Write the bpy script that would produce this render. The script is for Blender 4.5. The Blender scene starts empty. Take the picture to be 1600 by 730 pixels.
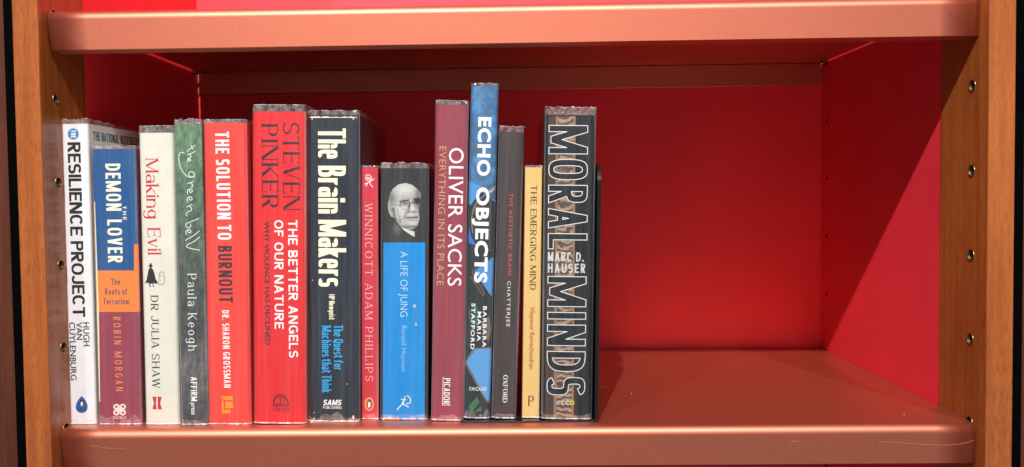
import bpy, bmesh, math, random
from mathutils import Vector, Matrix
from mathutils.geometry import delaunay_2d_cdt

random.seed(7)
sc = bpy.context.scene
COL = sc.collection

# ------------------------------------------------------------------ camera
F_PX, PITCH, YAW, ROLL = 1419.28, -0.0388, 0.02141, -0.0123     # measured from the photograph (1600 px wide)
U0, V0 = 760.26, 359.59
CAM = Vector((-0.00357, -0.66413, 0.17717))
_f = Vector((-math.sin(YAW) * math.cos(PITCH), math.cos(YAW) * math.cos(PITCH), math.sin(PITCH)))
_r0 = Vector((math.cos(YAW), math.sin(YAW), 0))
_u0 = _r0.cross(_f)
_r = math.cos(ROLL) * _r0 + math.sin(ROLL) * _u0
_u = -math.sin(ROLL) * _r0 + math.cos(ROLL) * _u0
cam_d = bpy.data.cameras.new('camera')
cam_d.sensor_width = 36
cam_d.lens = F_PX / 1600 * 36
cam_d.shift_x = (800 - U0) / 1600
cam_d.shift_y = (V0 - 365) / 1600
cam_d.clip_start = 0.01
cam_d.clip_end = 100
cam = bpy.data.objects.new('camera', cam_d)
COL.objects.link(cam)
m = Matrix((_r, _u, -_f)).transposed().to_4x4()
m.translation = CAM
cam.matrix_world = m
sc.camera = cam

def ray(px, py):
    return _f + _r * ((px - U0) / F_PX) + _u * ((V0 - py) / F_PX)
def on_plane(px, py, axis, val):
    """where the line of sight through a photo pixel meets the plane axis = val"""
    d = ray(px, py)
    return CAM + d * ((val - CAM[axis]) / d[axis])

# ------------------------------------------------------------------ light
w = bpy.data.worlds.new('World')
sc.world = w
w.use_nodes = True
bg = w.node_tree.nodes['Background']
bg.inputs[0].default_value = (0.92, 0.96, 1.0, 1)
bg.inputs[1].default_value = 0.25
sc.view_settings.view_transform = 'Standard'
sc.view_settings.look = 'None'
sc.view_settings.gamma = 1
sc.view_settings.exposure = 0.0

def spot(name, loc, target, power, color, radius):
    d = bpy.data.lights.new(name, 'SPOT')
    d.energy = power
    d.color = color
    d.shadow_soft_size = radius
    d.spot_size = math.radians(50)
    d.spot_blend = 0.6
    o = bpy.data.objects.new(name, d)
    o.location = loc
    o.rotation_euler = (Vector(target) - Vector(loc)).to_track_quat('-Z', 'Y').to_euler()
    COL.objects.link(o)
    return o
LT = Vector((0, 0, 0.16))
WARM = (1, 0.97, 0.93)
spot('track_spot', (-0.33, -1.90, 2.02), LT, 368, WARM, 0.022)
spot('track_spot', (-1.15, -1.90, 2.04), LT, 82, WARM, 0.022)
spot('track_spot', (0.92, -2.20, 2.20), LT, 190, WARM, 0.022)

sc.cycles.transparent_max_bounces = 32
sc.cycles.max_bounces = 10
sc.cycles.diffuse_bounces = 6
sc.cycles.caustics_reflective = True
sc.cycles.sample_clamp_indirect = 3.0
sc.cycles.use_denoising = True

# ------------------------------------------------------------------ materials
def lin(r, g, b):
    f = lambda c: (c / 255 / 12.92) if c / 255 <= 0.04045 else ((c / 255 + 0.055) / 1.055) ** 2.4
    return (f(r), f(g), f(b), 1)

def base_mat(name):
    mt = bpy.data.materials.new(name)
    mt.use_nodes = True
    nt = mt.node_tree
    return mt, nt, nt.nodes['Principled BSDF']

def set_p(p, col=None, rough=0.5, metal=0.0, spec=0.5):
    if col: p.inputs['Base Color'].default_value = col
    p.inputs['Roughness'].default_value = rough
    p.inputs['Metallic'].default_value = metal
    p.inputs['Specular IOR Level'].default_value = spec

def coords(nt, scale=(1, 1, 1), kind='Object'):
    tc = nt.nodes.new('ShaderNodeTexCoord')
    mp = nt.nodes.new('ShaderNodeMapping')
    mp.inputs['Scale'].default_value = scale
    nt.links.new(tc.outputs[kind], mp.inputs['Vector'])
    return mp.outputs['Vector']
def noise(nt, vec, scale, detail=3, rough=0.55):
    n = nt.nodes.new('ShaderNodeTexNoise')
    n.inputs['Scale'].default_value = scale
    n.inputs['Detail'].default_value = detail
    n.inputs['Roughness'].default_value = rough
    nt.links.new(vec, n.inputs['Vector'])
    return n.outputs['Fac']
def ramp(nt, fac, stops):
    r = nt.nodes.new('ShaderNodeValToRGB')
    el = r.color_ramp.elements
    while len(el) < len(stops): el.new(0.5)
    for e, (p, c) in zip(el, stops):
        e.position = p
        e.color = c
    nt.links.new(fac, r.inputs['Fac'])
    return r.outputs['Color']
def mixc(nt, fac, a, b, mode='MIX'):
    n = nt.nodes.new('ShaderNodeMix')
    n.data_type = 'RGBA'
    n.blend_type = mode
    for sock, v in ((n.inputs[0], fac), (n.inputs[6], a), (n.inputs[7], b)):
        if hasattr(v, 'is_linked') or hasattr(v, 'links'): nt.links.new(v, sock)
        else: sock.default_value = v
    return n.outputs[2]
def bump(nt, p, h, strength, dist):
    b = nt.nodes.new('ShaderNodeBump')
    b.inputs['Strength'].default_value = strength
    b.inputs['Distance'].default_value = dist
    nt.links.new(h, b.inputs['Height'])
    nt.links.new(b.outputs['Normal'], p.inputs['Normal'])

def mul(c, k): return (min(1, c[0] * k), min(1, c[1] * k), min(1, c[2] * k), 1)

def m_plain(name, col, rough=0.5, metal=0.0, spec=0.5):
    mt, nt, p = base_mat(name)
    set_p(p, col, rough, metal, spec)
    return mt

def m_paper(name, col, rough=0.55, var=0.05, spec=0.22, weave=False):
    """printed jacket stock: faint mottling, soft gloss"""
    mt, nt, p = base_mat(name)
    set_p(p, col, rough, 0, spec)
    v = coords(nt)
    n = noise(nt, v, 60, 4)
    c = ramp(nt, n, [(0.3, mul(col, 1 - var)), (0.7, mul(col, 1 + var))])
    if weave:
        v2 = coords(nt, (1, 1, 1))
        wv = nt.nodes.new('ShaderNodeTexWave')
        wv.bands_direction = 'Z'
        wv.inputs['Scale'].default_value = 330
        wv.inputs['Distortion'].default_value = 1.5
        nt.links.new(v2, wv.inputs['Vector'])
        c = mixc(nt, 0.22, c, ramp(nt, wv.outputs['Fac'], [(0, mul(col, 0.55)), (1, mul(col, 1.5))]))
        bump(nt, p, wv.outputs['Fac'], 0.3, 0.0002)
    nt.links.new(c, p.inputs['Base Color'])
    return mt

def m_wood(name, dark, mid, light, rough=0.33):
    mt, nt, p = base_mat(name)
    set_p(p, mid, rough, 0, 0.5)
    v = coords(nt, (1, 1, 0.045))
    g = noise(nt, v, 150, 5, 0.6)
    c = ramp(nt, g, [(0.25, dark), (0.5, mid), (0.78, light)])
    v2 = coords(nt, (1, 1, 0.16))
    sp = noise(nt, v2, 620, 3, 0.6)
    c = mixc(nt, ramp(nt, sp, [(0.46, (0, 0, 0, 1)), (0.68, (0.7, 0.7, 0.7, 1))]), c, dark)
    v3 = coords(nt, (1, 1, 0.3))
    big = noise(nt, v3, 9, 2)
    c = mixc(nt, 0.35, c, ramp(nt, big, [(0.3, mul(dark, 0.9)), (0.7, mul(light, 1.05))]))
    nt.links.new(c, p.inputs['Base Color'])
    bump(nt, p, sp, 0.08, 0.0003)
    return mt

def m_laminate():
    mt, nt, p = base_mat('red_laminate')
    col = (0.84, 0.034, 0.054, 1)
    set_p(p, col, 0.5, 0, 0.5)
    v = coords(nt)
    n = noise(nt, v, 14, 3)
    nt.links.new(ramp(nt, n, [(0.3, mul(col, 0.94)), (0.7, mul(col, 1.05))]), p.inputs['Base Color'])
    n2 = noise(nt, v, 900, 2)
    bump(nt, p, n2, 0.06, 0.0003)
    return mt

def m_copper():
    mt, nt, p = base_mat('copper_metallic_paint')
    col = (0.62, 0.152, 0.076, 1)
    set_p(p, col, 0.5, 0.95, 0.5)
    p.inputs['Coat Weight'].default_value = 0.9
    p.inputs['Coat Roughness'].default_value = 0.45
    p.inputs['Coat IOR'].default_value = 1.65
    v = coords(nt)
    n = noise(nt, v, 1500, 2, 0.6)
    c = ramp(nt, n, [(0.3, mul(col, 0.86)), (0.7, mul(col, 1.14))])
    sm = noise(nt, coords(nt, (0.6, 1, 1)), 26, 5, 0.62)
    c = mixc(nt, ramp(nt, sm, [(0.45, (0, 0, 0, 1)), (0.75, (0.08, 0.08, 0.08, 1))]), c, mul(col, 0.8))
    nt.links.new(c, p.inputs['Base Color'])
    rr = ramp(nt, sm, [(0.3, (0.50, 0.50, 0.50, 1)), (0.75, (0.53, 0.53, 0.53, 1))])
    nt.links.new(rr, p.inputs['Roughness'])
    n3 = noise(nt, v, 700, 2, 0.5)
    bump(nt, p, n3, 0.1, 0.0003)
    return mt

def m_film(name, haze, gloss, rough=0.12, tint=(1, 1, 1, 1), bscale=120, bstr=0.35, hvar=0.5, zst=0.035):
    """clear book film: mostly see-through, a thin milky veil and a wrinkled gloss"""
    mt = bpy.data.materials.new(name)
    mt.use_nodes = True
    nt = mt.node_tree
    nt.nodes.clear()
    out = nt.nodes.new('ShaderNodeOutputMaterial')
    tr = nt.nodes.new('ShaderNodeBsdfTransparent')
    tr.inputs[0].default_value = tint
    df = nt.nodes.new('ShaderNodeBsdfDiffuse')
    df.inputs[0].default_value = (0.85, 0.85, 0.86, 1)
    gl = nt.nodes.new('ShaderNodeBsdfGlossy')
    gl.inputs['Roughness'].default_value = rough
    gl.inputs[0].default_value = (1, 1, 1, 1)
    v = coords(nt, (1, 1, 0.35))
    n = noise(nt, v, bscale, 3, 0.6)
    b = nt.nodes.new('ShaderNodeBump')
    b.inputs['Strength'].default_value = bstr
    b.inputs['Distance'].default_value = 0.002
    nt.links.new(n, b.inputs['Height'])
    nt.links.new(b.outputs['Normal'], gl.inputs['Normal'])
    lw = nt.nodes.new('ShaderNodeLayerWeight')       # thin sheet: same reflectance from both sides
    lw.inputs[0].default_value = 0.5
    pw = nt.nodes.new('ShaderNodeMath')
    pw.operation = 'POWER'
    nt.links.new(lw.outputs['Facing'], pw.inputs[0])
    pw.inputs[1].default_value = 4.5
    fr = nt.nodes.new('ShaderNodeMath')
    fr.operation = 'MULTIPLY_ADD'
    nt.links.new(pw.outputs[0], fr.inputs[0])
    fr.inputs[1].default_value = 0.85
    fr.inputs[2].default_value = 0.06
    mg = nt.nodes.new('ShaderNodeMath')
    mg.operation = 'MULTIPLY'
    nt.links.new(fr.outputs[0], mg.inputs[0])
    mg.inputs[1].default_value = gloss
    n2 = noise(nt, coords(nt, (1, 1, zst)), 240, 5, 0.7)
    hz = ramp(nt, n2, [(0.35, (haze * (1 - hvar),) * 3 + (1,)), (0.7, (haze * (1 + hvar),) * 3 + (1,))])
    m1 = nt.nodes.new('ShaderNodeMixShader')
    nt.links.new(hz, m1.inputs[0])
    nt.links.new(tr.outputs[0], m1.inputs[1])
    nt.links.new(df.outputs[0], m1.inputs[2])
    m2 = nt.nodes.new('ShaderNodeMixShader')
    nt.links.new(mg.outputs[0], m2.inputs[0])
    nt.links.new(m1.outputs[0], m2.inputs[1])
    nt.links.new(gl.outputs[0], m2.inputs[2])
    nt.links.new(m2.outputs[0], out.inputs['Surface'])
    return mt

M = {}
M['wood'] = m_wood('cherry_veneer', (0.16, 0.034, 0.008, 1), (0.33, 0.082, 0.016, 1), (0.47, 0.138, 0.032, 1))
M['dark_wood'] = m_wood('dark_cherry_veneer', (0.035, 0.008, 0.004, 1), (0.075, 0.018, 0.008, 1), (0.13, 0.033, 0.014, 1))
M['red'] = m_laminate()
M['copper'] = m_copper()
M['brass'] = m_plain('tarnished_brass', (0.34, 0.23, 0.10, 1), 0.34, 1.0)
M['bore'] = m_plain('sleeve_bore', (0.10, 0.06, 0.025, 1), 0.5, 0.7)
M['hole'] = m_plain('dark_hole', (0.012, 0.006, 0.005, 1), 0.6)
M['black_gap'] = m_plain('black_rubber', (0.002, 0.002, 0.002, 1), 1.0, 0, 0.0)
M['black_metal'] = m_plain('black_enamel', (0.008, 0.008, 0.009, 1), 0.22, 0, 0.5)
M['film'] = m_film('clear_film', 0.02, 0.9, 0.1, (1, 1, 1, 1), 90, 0.12, 0.95)  # vertical haze streaks stand in for soft glare on the sleeves
M['film_fold'] = m_film('folded_clear_film', 0.13, 1.2, 0.14, (0.93, 0.93, 0.94, 1), 330, 1.0, 0.95, 0.8)
M['film_crease'] = m_film('film_crease', 0.10, 0.8, 0.2, (1, 1, 1, 1), 200, 0.4, 0.9)  # milky film for painted glare at the spine edges and foot
M['film_rim'] = m_film('film_cut_edge', 0.42, 1.2, 0.2, (0.95, 0.95, 0.95, 1), 500, 0.9, 1.0, 0.8)
M['pages'] = m_paper('page_paper', (0.70, 0.62, 0.47, 1), 0.8, 0.1)
M['torn'] = m_paper('torn_board', (0.52, 0.36, 0.22, 1), 0.9, 0.35)
M['torn_white'] = m_paper('torn_paper', (0.75, 0.66, 0.56, 1), 0.9, 0.25)

_pc = {}
def paper(r, g, b, rough=0.55, **k):
    """printed ink colour given as it looks in daylight (sRGB)"""
    key = (r, g, b, rough) + tuple(sorted(k.items()))
    if key not in _pc:
        _pc[key] = m_paper('print_%d_%d_%d' % (r, g, b), mul(lin(r, g, b), 0.82), rough, **k)
    return _pc[key]

# ------------------------------------------------------------------ object helpers
def link(name, me, mat=None, parent=None):
    o = bpy.data.objects.new(name, me)
    COL.objects.link(o)
    if mat: me.materials.append(mat)
    if parent: o.parent = parent
    return o
def mesh(name, vs, fs, mat=None, parent=None, smooth=False):
    me = bpy.data.meshes.new(name)
    me.from_pydata([tuple(v) for v in vs], [], fs)
    me.update()
    if smooth:
        me.polygons.foreach_set('use_smooth', [True] * len(me.polygons))
    return link(name, me, mat, parent)
def from_bm(name, bm, mat=None, parent=None, smooth=False):
    me = bpy.data.meshes.new(name)
    bm.to_mesh(me)
    bm.free()
    if smooth:
        me.polygons.foreach_set('use_smooth', [True] * len(me.polygons))
    return link(name, me, mat, parent)
def empty(name, loc, label, cat, group=None):
    o = bpy.data.objects.new(name, None)
    COL.objects.link(o)
    o.location = loc
    o['label'] = label
    o['category'] = cat
    if group: o['group'] = group
    return o
def box_bm(x0, x1, y0, y1, z0, z1, bev=0.0, seg=2):
    bm = bmesh.new()
    bmesh.ops.create_cube(bm, size=1)
    for v in bm.verts:
        v.co = Vector(((x0 + x1) / 2 + v.co.x * (x1 - x0), (y0 + y1) / 2 + v.co.y * (y1 - y0), (z0 + z1) / 2 + v.co.z * (z1 - z0)))
    if bev:
        bmesh.ops.bevel(bm, geom=bm.edges[:], offset=bev, segments=seg, affect='EDGES', profile=0.5)
    return bm

# ------------------------------------------------------------------ the bookcase
XW = 0.349          # inner faces of the uprights
YP, YB, YD = 0.008, 0.0807, 0.364
Z0, Z1 = -0.26, 0.86
HOLE_Z = [-0.0014 + 0.064 * k for k in range(-2, 12)]
YH, YHR = 0.0318, 0.345

bookcase = empty('bookcase', (0, 0.18, Z0), 'open cherry wood bookcase with red lined compartments holding the books', 'bookcase')
bookcase.location = (0, 0, 0)

def holed_face(y0, y1, z0, z1, yc, zs, rad, n=20):
    """a flat sheet in the y-z plane with round holes cut through it"""
    pts = [(y0, z0), (y1, z0), (y1, z1), (y0, z1)]
    edges = [(0, 1), (1, 2), (2, 3), (3, 0)]
    loops = []
    for z in zs:
        b = len(pts)
        for k in range(n):
            a = 2 * math.pi * k / n
            pts.append((yc + rad * math.cos(a), z + rad * math.sin(a)))
            edges.append((b + k, b + (k + 1) % n))
    vs, es, fs, *_ = delaunay_2d_cdt([Vector(p) for p in pts], edges, [], 1, 1e-7)
    out = []
    for f in fs:
        c = sum((vs[i] for i in f), Vector((0, 0))) / len(f)
        if all((c.x - yc) ** 2 + (c.y - z) ** 2 > (rad * 0.97) ** 2 for z in zs):
            out.append(f)
    return vs, out

def lathe(profile, n=20):
    """profile [(axial, radius)...] about the x axis"""
    vs, fs = [], []
    for a, r in profile:
        for k in range(n):
            t = 2 * math.pi * k / n
            vs.append((a, r * math.cos(t), r * math.sin(t)))
    for i in range(len(profile) - 1):
        for k in range(n):
            a, b = i * n + k, i * n + (k + 1) % n
            fs.append((a, b, b + n, a + n))
    return vs, fs

sv, sf = lathe([(0.0, 0.0050), (0.0004, 0.0049), (0.0005, 0.0044), (0.0002, 0.0040), (-0.004, 0.0038), (-0.012, 0.0038), (-0.012, 0.0)])
sleeve_me = bpy.data.meshes.new('pin_sleeve')
sleeve_me.from_pydata(sv, [], sf)
sleeve_me.materials.append(M['brass'])
sleeve_me.materials.append(M['bore'])
for p_ in sleeve_me.polygons:
    p_.use_smooth = True
    p_.material_index = 1 if p_.index >= 3 * 20 else 0
hv, hf = lathe([(0.0, 0.0024), (-0.012, 0.0024), (-0.012, 0.0)], 14)
hole_me = bpy.data.meshes.new('pin_hole')
hole_me.from_pydata(hv, [], hf)
hole_me.materials.append(M['hole'])

for s in (-1, 1):
    side = 'left' if s < 0 else 'right'
    # upright: 19 mm ply core, veneered; its inner face carries the brass sleeves
    XO = 0.3685
    bv = 0.0012
    vs, fs = holed_face(YP + bv, YB, Z0, Z1, YH, HOLE_Z, 0.0043)
    V = [(s * XW, p.x, p.y) for p in vs]
    Fc = [tuple(f) for f in fs]
    def quad(a, b, c, d):
        i = len(V)
        V.extend([a, b, c, d])
        Fc.append((i, i + 1, i + 2, i + 3))
    # front edge with softened arrises
    prof = [(XW, YP + bv), (XW + bv * 0.3, YP + bv * 0.3), (XW + bv, YP), (XO - bv, YP), (XO - bv * 0.3, YP + bv * 0.3), (XO, YP + bv), (XO, YD + 0.015), (XW + 0.004, YD + 0.015), (XW + 0.004, YB), (XW, YB)]
    for (x0, y0), (x1, y1) in zip(prof[:-1], prof[1:]):
        quad((s * x0, y0, Z0), (s * x1, y1, Z0), (s * x1, y1, Z1), (s * x0, y0, Z1))
    up = mesh('upright', V, Fc, M['wood'], bookcase)
    bm = bmesh.new(); bm.from_mesh(up.data)
    bmesh.ops.remove_doubles(bm, verts=bm.verts, dist=1e-6)
    bmesh.ops.recalc_face_normals(bm, faces=bm.faces)
    bm.to_mesh(up.data); bm.free()
    up['label'] = 'cherry wood upright on the %s with brass pin sleeves' % side
    for z in HOLE_Z:
        if -0.05 < z < 0.40:
            o = link('pin_sleeve', sleeve_me, None, up)
            o.location = (s * XW, YH, z)
            o.rotation_euler = (0, 0, math.pi if s > 0 else 0)
    # red lining behind the wood
    vs, fs = holed_face(YB + 0.0003, YD, Z0, Z1, YHR, HOLE_Z, 0.0024, 14)
    V = [(s * (XW + 0.0012), p.x, p.y) for p in vs]
    sp = mesh('side_lining', V, [tuple(f) for f in fs], M['red'], bookcase)
    for z in HOLE_Z:
        if -0.05 < z < 0.40:
            o = link('pin_hole', hole_me, None, sp)
            o.location = (s * (XW + 0.0012), YHR, z)
            o.rotation_euler = (0, 0, math.pi if s > 0 else 0)
    # backing slab so that no light leaks through the drilled sheets
    from_bm('side_core', box_bm(min(s * 0.3625, s * 0.368), max(s * 0.3625, s * 0.368), YP + 0.004, YD + 0.012, Z0 + 0.002, Z1 - 0.002), M['dark_wood'], bookcase)
    # black strip standing in for the shade in the gap, and the neighbouring unit
    x0, x1 = s * 0.3690, s * 0.3803
    st = from_bm('gap_strip', box_bm(min(x0, x1), max(x0, x1), YP + 0.010, YD, Z0, Z1), M['black_gap'])
    st['label'] = 'narrow black filler strip beside the %s upright' % side
    st['category'] = 'filler strip'
    st['group'] = 'filler strips between the bookcases'
    x0, x1 = s * 0.3806, s * 0.46
    nb = from_bm('neighbouring_upright', box_bm(min(x0, x1), max(x0, x1), YP + 0.012, YD, Z0, Z1, 0.001), M['dark_wood'])
    nb['label'] = 'dark wood upright of the next bookcase at the far %s edge' % side
    nb['category'] = 'upright'
    nb['group'] = 'uprights of neighbouring bookcases'

from_bm('back_panel', box_bm(-0.362, 0.362, YD, YD + 0.010, Z0, Z1), M['red'], bookcase)

# ------------------------------------------------------------------ metal shelves
def make_shelf(z, label):
    t = empty('metal_shelf', (0, 0.02, z), label, 'shelf', 'copper coloured metal shelves')
    ox, oy, oz = 0, 0.02, z
    # deck with rolled front edge; profile in (y, z), deck level = 0
    R, yf = 0.0066, 0.0213
    prof = [(0.3632, 0.0)]
    for k in range(12):
        y = 0.3632 - (0.3632 - yf - R) * (k + 1) / 12
        prof.append((y, 0.0))
    for k in range(1, 11):
        a = math.pi / 2 * k / 10
        prof.append((yf + R - R * math.sin(a), -R + R * math.cos(a)))
    prof.append((yf + 0.00004, -R - 0.0006))
    prof.append((yf + 0.0008, -0.0297))
    prof.append((yf + 0.0014, -0.0300))
    prof.append((yf + 0.0200, -0.0300))
    # deck is narrower than the front lip (clearance against the lining)
    vs, fs = [], []
    NX = 24
    def span(y):
        k = min(1, max(0, (y - (yf + 0.004)) / 0.006))
        return (-0.3487 + 0.0004 * k), 0.3488 + 0.0004 * k
    for (y, zz) in prof:
        a, b = span(y)
        tp = 0.0036 * max(0, -zz / 0.03) if y < yf + 0.004 else (0.0036 if zz < -0.02 else 0)
        a += tp * 0.65
        b -= tp * 0.1
        for i in range(NX + 1):
            vs.append((a + (b - a) * i / NX - ox, y - oy, zz))
    for j in range(len(prof) - 1):
        for i in range(NX):
            a = j * (NX + 1) + i
            fs.append((a, a + NX + 1, a + NX + 2, a + 1))
    deck = mesh('deck', vs, fs, M['copper'], t, True)
    for p_ in deck.data.polygons:
        j = p_.index // NX
        p_.use_smooth = 12 <= j < 23
    deck.data.set_sharp_from_angle(angle=math.radians(12))
    md = deck.modifiers.new('thickness', 'SOLIDIFY')
    md.thickness = 0.0012
    md.offset = -1
    # folded back flange
    fl = from_bm('back_flange', box_bm(-0.3499, 0.3500, 0.3605 - oy, 0.3632 - oy, -0.0262, -0.0014, 0.0006), M['copper'], t)
    for s in (-1, 1):
        for yy in (YH, YHR):
            vs_, fs_ = lathe([(0, 0), (0, 0.0022), (0.0075, 0.0022), (0.008, 0.0016), (0.008, 0)], 12)
            vs_ = [(s * (XW + 0.0010) - s * v[0], v[1] + yy - oy, v[2] - 0.0037) for v in vs_]
            mesh('support_pin', vs_, fs_, M['brass'], t, True)
    return t
low = make_shelf(0.0, 'lower copper coloured metal shelf on which the row of books stands')
make_shelf(0.3205, 'upper copper coloured metal shelf above the books, its front lip brightly lit')

# ------------------------------------------------------------------ lettering: a small stroke alphabet
# x runs 0..1 across a glyph, y 0 = baseline, 1 = cap height; strokes at an extreme stay inside the glyph box.
#   V x y0 y1 | H y x0 x1 | D x0 y0 x1 y1 thick? | O x0 y0 x1 y1 a0 a1 | B x1 y0 y1 (bowl from the stem) | R x0 y0 x1 y1 (solid)
XH = 0.70
GL = {
 'A': (.78, [('D', 0, 0, .5, 1, 0), ('D', .5, 1, 1, 0, 1), ('H', .30, .2, .8)]),
 'B': (.66, [('V', 0, 0, 1), ('B', .93, .48, 1), ('B', 1, 0, .52)]),
 'C': (.74, [('O', 0, 0, 1, 1, 42, 318)]),
 'D': (.74, [('V', 0, 0, 1), ('B', 1, 0, 1)]),
 'E': (.58, [('V', 0, 0, 1), ('H', 1, 0, 1), ('H', .52, 0, .88), ('H', 0, 0, 1)]),
 'F': (.55, [('V', 0, 0, 1), ('H', 1, 0, 1), ('H', .50, 0, .86)]),
 'G': (.78, [('O', 0, 0, 1, 1, 42, 335), ('V', 1, .06, .46), ('H', .46, .56, 1)]),
 'H': (.74, [('V', 0, 0, 1), ('V', 1, 0, 1), ('H', .52, 0, 1)]),
 'I': (0, [('V', 0, 0, 1)]),
 'J': (.48, [('V', 1, .3, 1), ('O', -.1, 0, 1, .62, 195, 360)]),
 'K': (.74, [('V', 0, 0, 1), ('D', .14, .36, 1, 1, 0), ('D', .34, .56, 1, 0, 1)]),
 'L': (.54, [('V', 0, 0, 1), ('H', 0, 0, 1)]),
 'M': (.92, [('V', 0, 0, 1), ('V', 1, 0, 1), ('D', 0, 1, .5, .05, 1), ('D', .5, .05, 1, 1, 0)]),
 'N': (.78, [('V', 0, 0, 1), ('V', 1, 0, 1), ('D', 0, 1, 1, 0, 1)]),
 'O': (.82, [('O', 0, 0, 1, 1, 0, 360)]),
 'P': (.63, [('V', 0, 0, 1), ('B', 1, .44, 1)]),
 'Q': (.82, [('O', 0, 0, 1, 1, 0, 360), ('D', .5, .3, 1, -.08, 1)]),
 'R': (.68, [('V', 0, 0, 1), ('B', .96, .46, 1), ('D', .42, .48, 1, 0, 1)]),
 'S': (.62, [('S', 0, 0, 1, 1)]),
 'T': (.66, [('H', 1, 0, 1), ('V', .5, 0, 1)]),
 'U': (.74, [('V', 0, .32, 1), ('V', 1, .32, 1), ('O', 0, 0, 1, .66, 180, 360)]),
 'V': (.76, [('D', 0, 1, .5, 0, 1), ('D', .5, 0, 1, 1, 0)]),
 'W': (1.1, [('D', 0, 1, .27, 0, 1), ('D', .27, 0, .5, 1, 0), ('D', .5, 1, .73, 0, 1), ('D', .73, 0, 1, 1, 0)]),
 'X': (.74, [('D', 0, 1, 1, 0, 1), ('D', 0, 0, 1, 1, 0)]),
 'Y': (.74, [('D', 0, 1, .5, .42, 1), ('D', .5, .42, 1, 1, 0), ('V', .5, 0, .5)]),
 'a': (.54, [('V', 1, 0, .45), ('O', 0, .30, 1, XH, 0, 158), ('O', 0, 0, .98, .43, 0, 360)]),
 'b': (.58, [('V', 0, 0, 1), ('O', 0, 0, 1, XH, 0, 360)]),
 'c': (.54, [('O', 0, 0, 1, XH, 45, 315)]),
 'd': (.58, [('V', 1, 0, 1), ('O', 0, 0, 1, XH, 0, 360)]),
 'e': (.56, [('O', 0, 0, 1, XH, 0, 318), ('H', .37, .05, .97)]),
 'f': (.36, [('V', .36, 0, .72), ('O', .30, .5, 1.3, 1, 70, 180), ('H', XH, 0, .95)]),
 'g': (.56, [('O', 0, .06, 1, XH, 0, 360), ('V', 1, -.05, XH), ('O', 0, -.28, 1, .2, 205, 360)]),
 'h': (.56, [('V', 0, 0, 1), ('V', 1, 0, .42), ('O', 0, .22, 1, XH, 0, 165)]),
 'i': (0, [('V', 0, 0, XH), ('R', 0, .80, 1, .97)]),
 'k': (.56, [('V', 0, 0, 1), ('D', .14, .26, 1, XH, 0), ('D', .34, .42, 1, 0, 1)]),
 'l': (0, [('V', 0, 0, 1)]),
 'm': (.98, [('V', 0, 0, XH), ('V', .5, 0, .44), ('V', 1, 0, .42), ('O', 0, .22, .5, XH, 0, 165), ('O', .5, .22, 1, XH, 0, 165)]),
 'n': (.56, [('V', 0, 0, XH), ('V', 1, 0, .42), ('O', 0, .22, 1, XH, 0, 165)]),
 'o': (.58, [('O', 0, 0, 1, XH, 0, 360)]),
 'q': (.58, [('O', 0, 0, 1, XH, 0, 360), ('V', 1, -.25, XH)]),
 'r': (.34, [('V', 0, 0, XH), ('O', .0, .25, 1.5, XH, 85, 170)]),
 's': (.48, [('S', 0, 0, 1, XH)]),
 't': (.36, [('V', .36, .12, .92), ('O', .36, 0, 1.4, .4, 180, 275), ('H', XH, 0, .95)]),
 'u': (.56, [('V', 0, .28, XH), ('V', 1, 0, XH), ('O', 0, 0, 1, .48, 180, 350)]),
 'v': (.54, [('D', 0, XH, .5, 0, 1), ('D', .5, 0, 1, XH, 0)]),
 'w': (.82, [('D', 0, XH, .27, 0, 1), ('D', .27, 0, .5, XH, 0), ('D', .5, XH, .73, 0, 1), ('D', .73, 0, 1, XH, 0)]),
 'y': (.54, [('D', 0, XH, .5, 0, 1), ('D', .22, -.25, 1, XH, 0)]),
 '.': (0, [('R', 0, 0, 1, -1)]),
 ' ': (.30, []),
}
_gc = {}
def union(polys):
    """2-D union of filled polygons -> (verts, tris)"""
    pts, faces = [], []
    for pl in polys:
        a = sum(pl[i][0] * pl[(i + 1) % len(pl)][1] - pl[(i + 1) % len(pl)][0] * pl[i][1] for i in range(len(pl)))
        if abs(a) < 1e-9: continue
        if a < 0: pl = pl[::-1]
        b = len(pts)
        pts.extend(Vector(p) for p in pl)
        faces.append(list(range(b, b + len(pl))))
    if not faces: return [], []
    vs, es, fs, ov, oe, of = delaunay_2d_cdt(pts, [], faces, 1, 1e-5)
    return [(v.x, v.y) for v in vs], [tuple(f) for f, o in zip(fs, of) if o]

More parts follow.
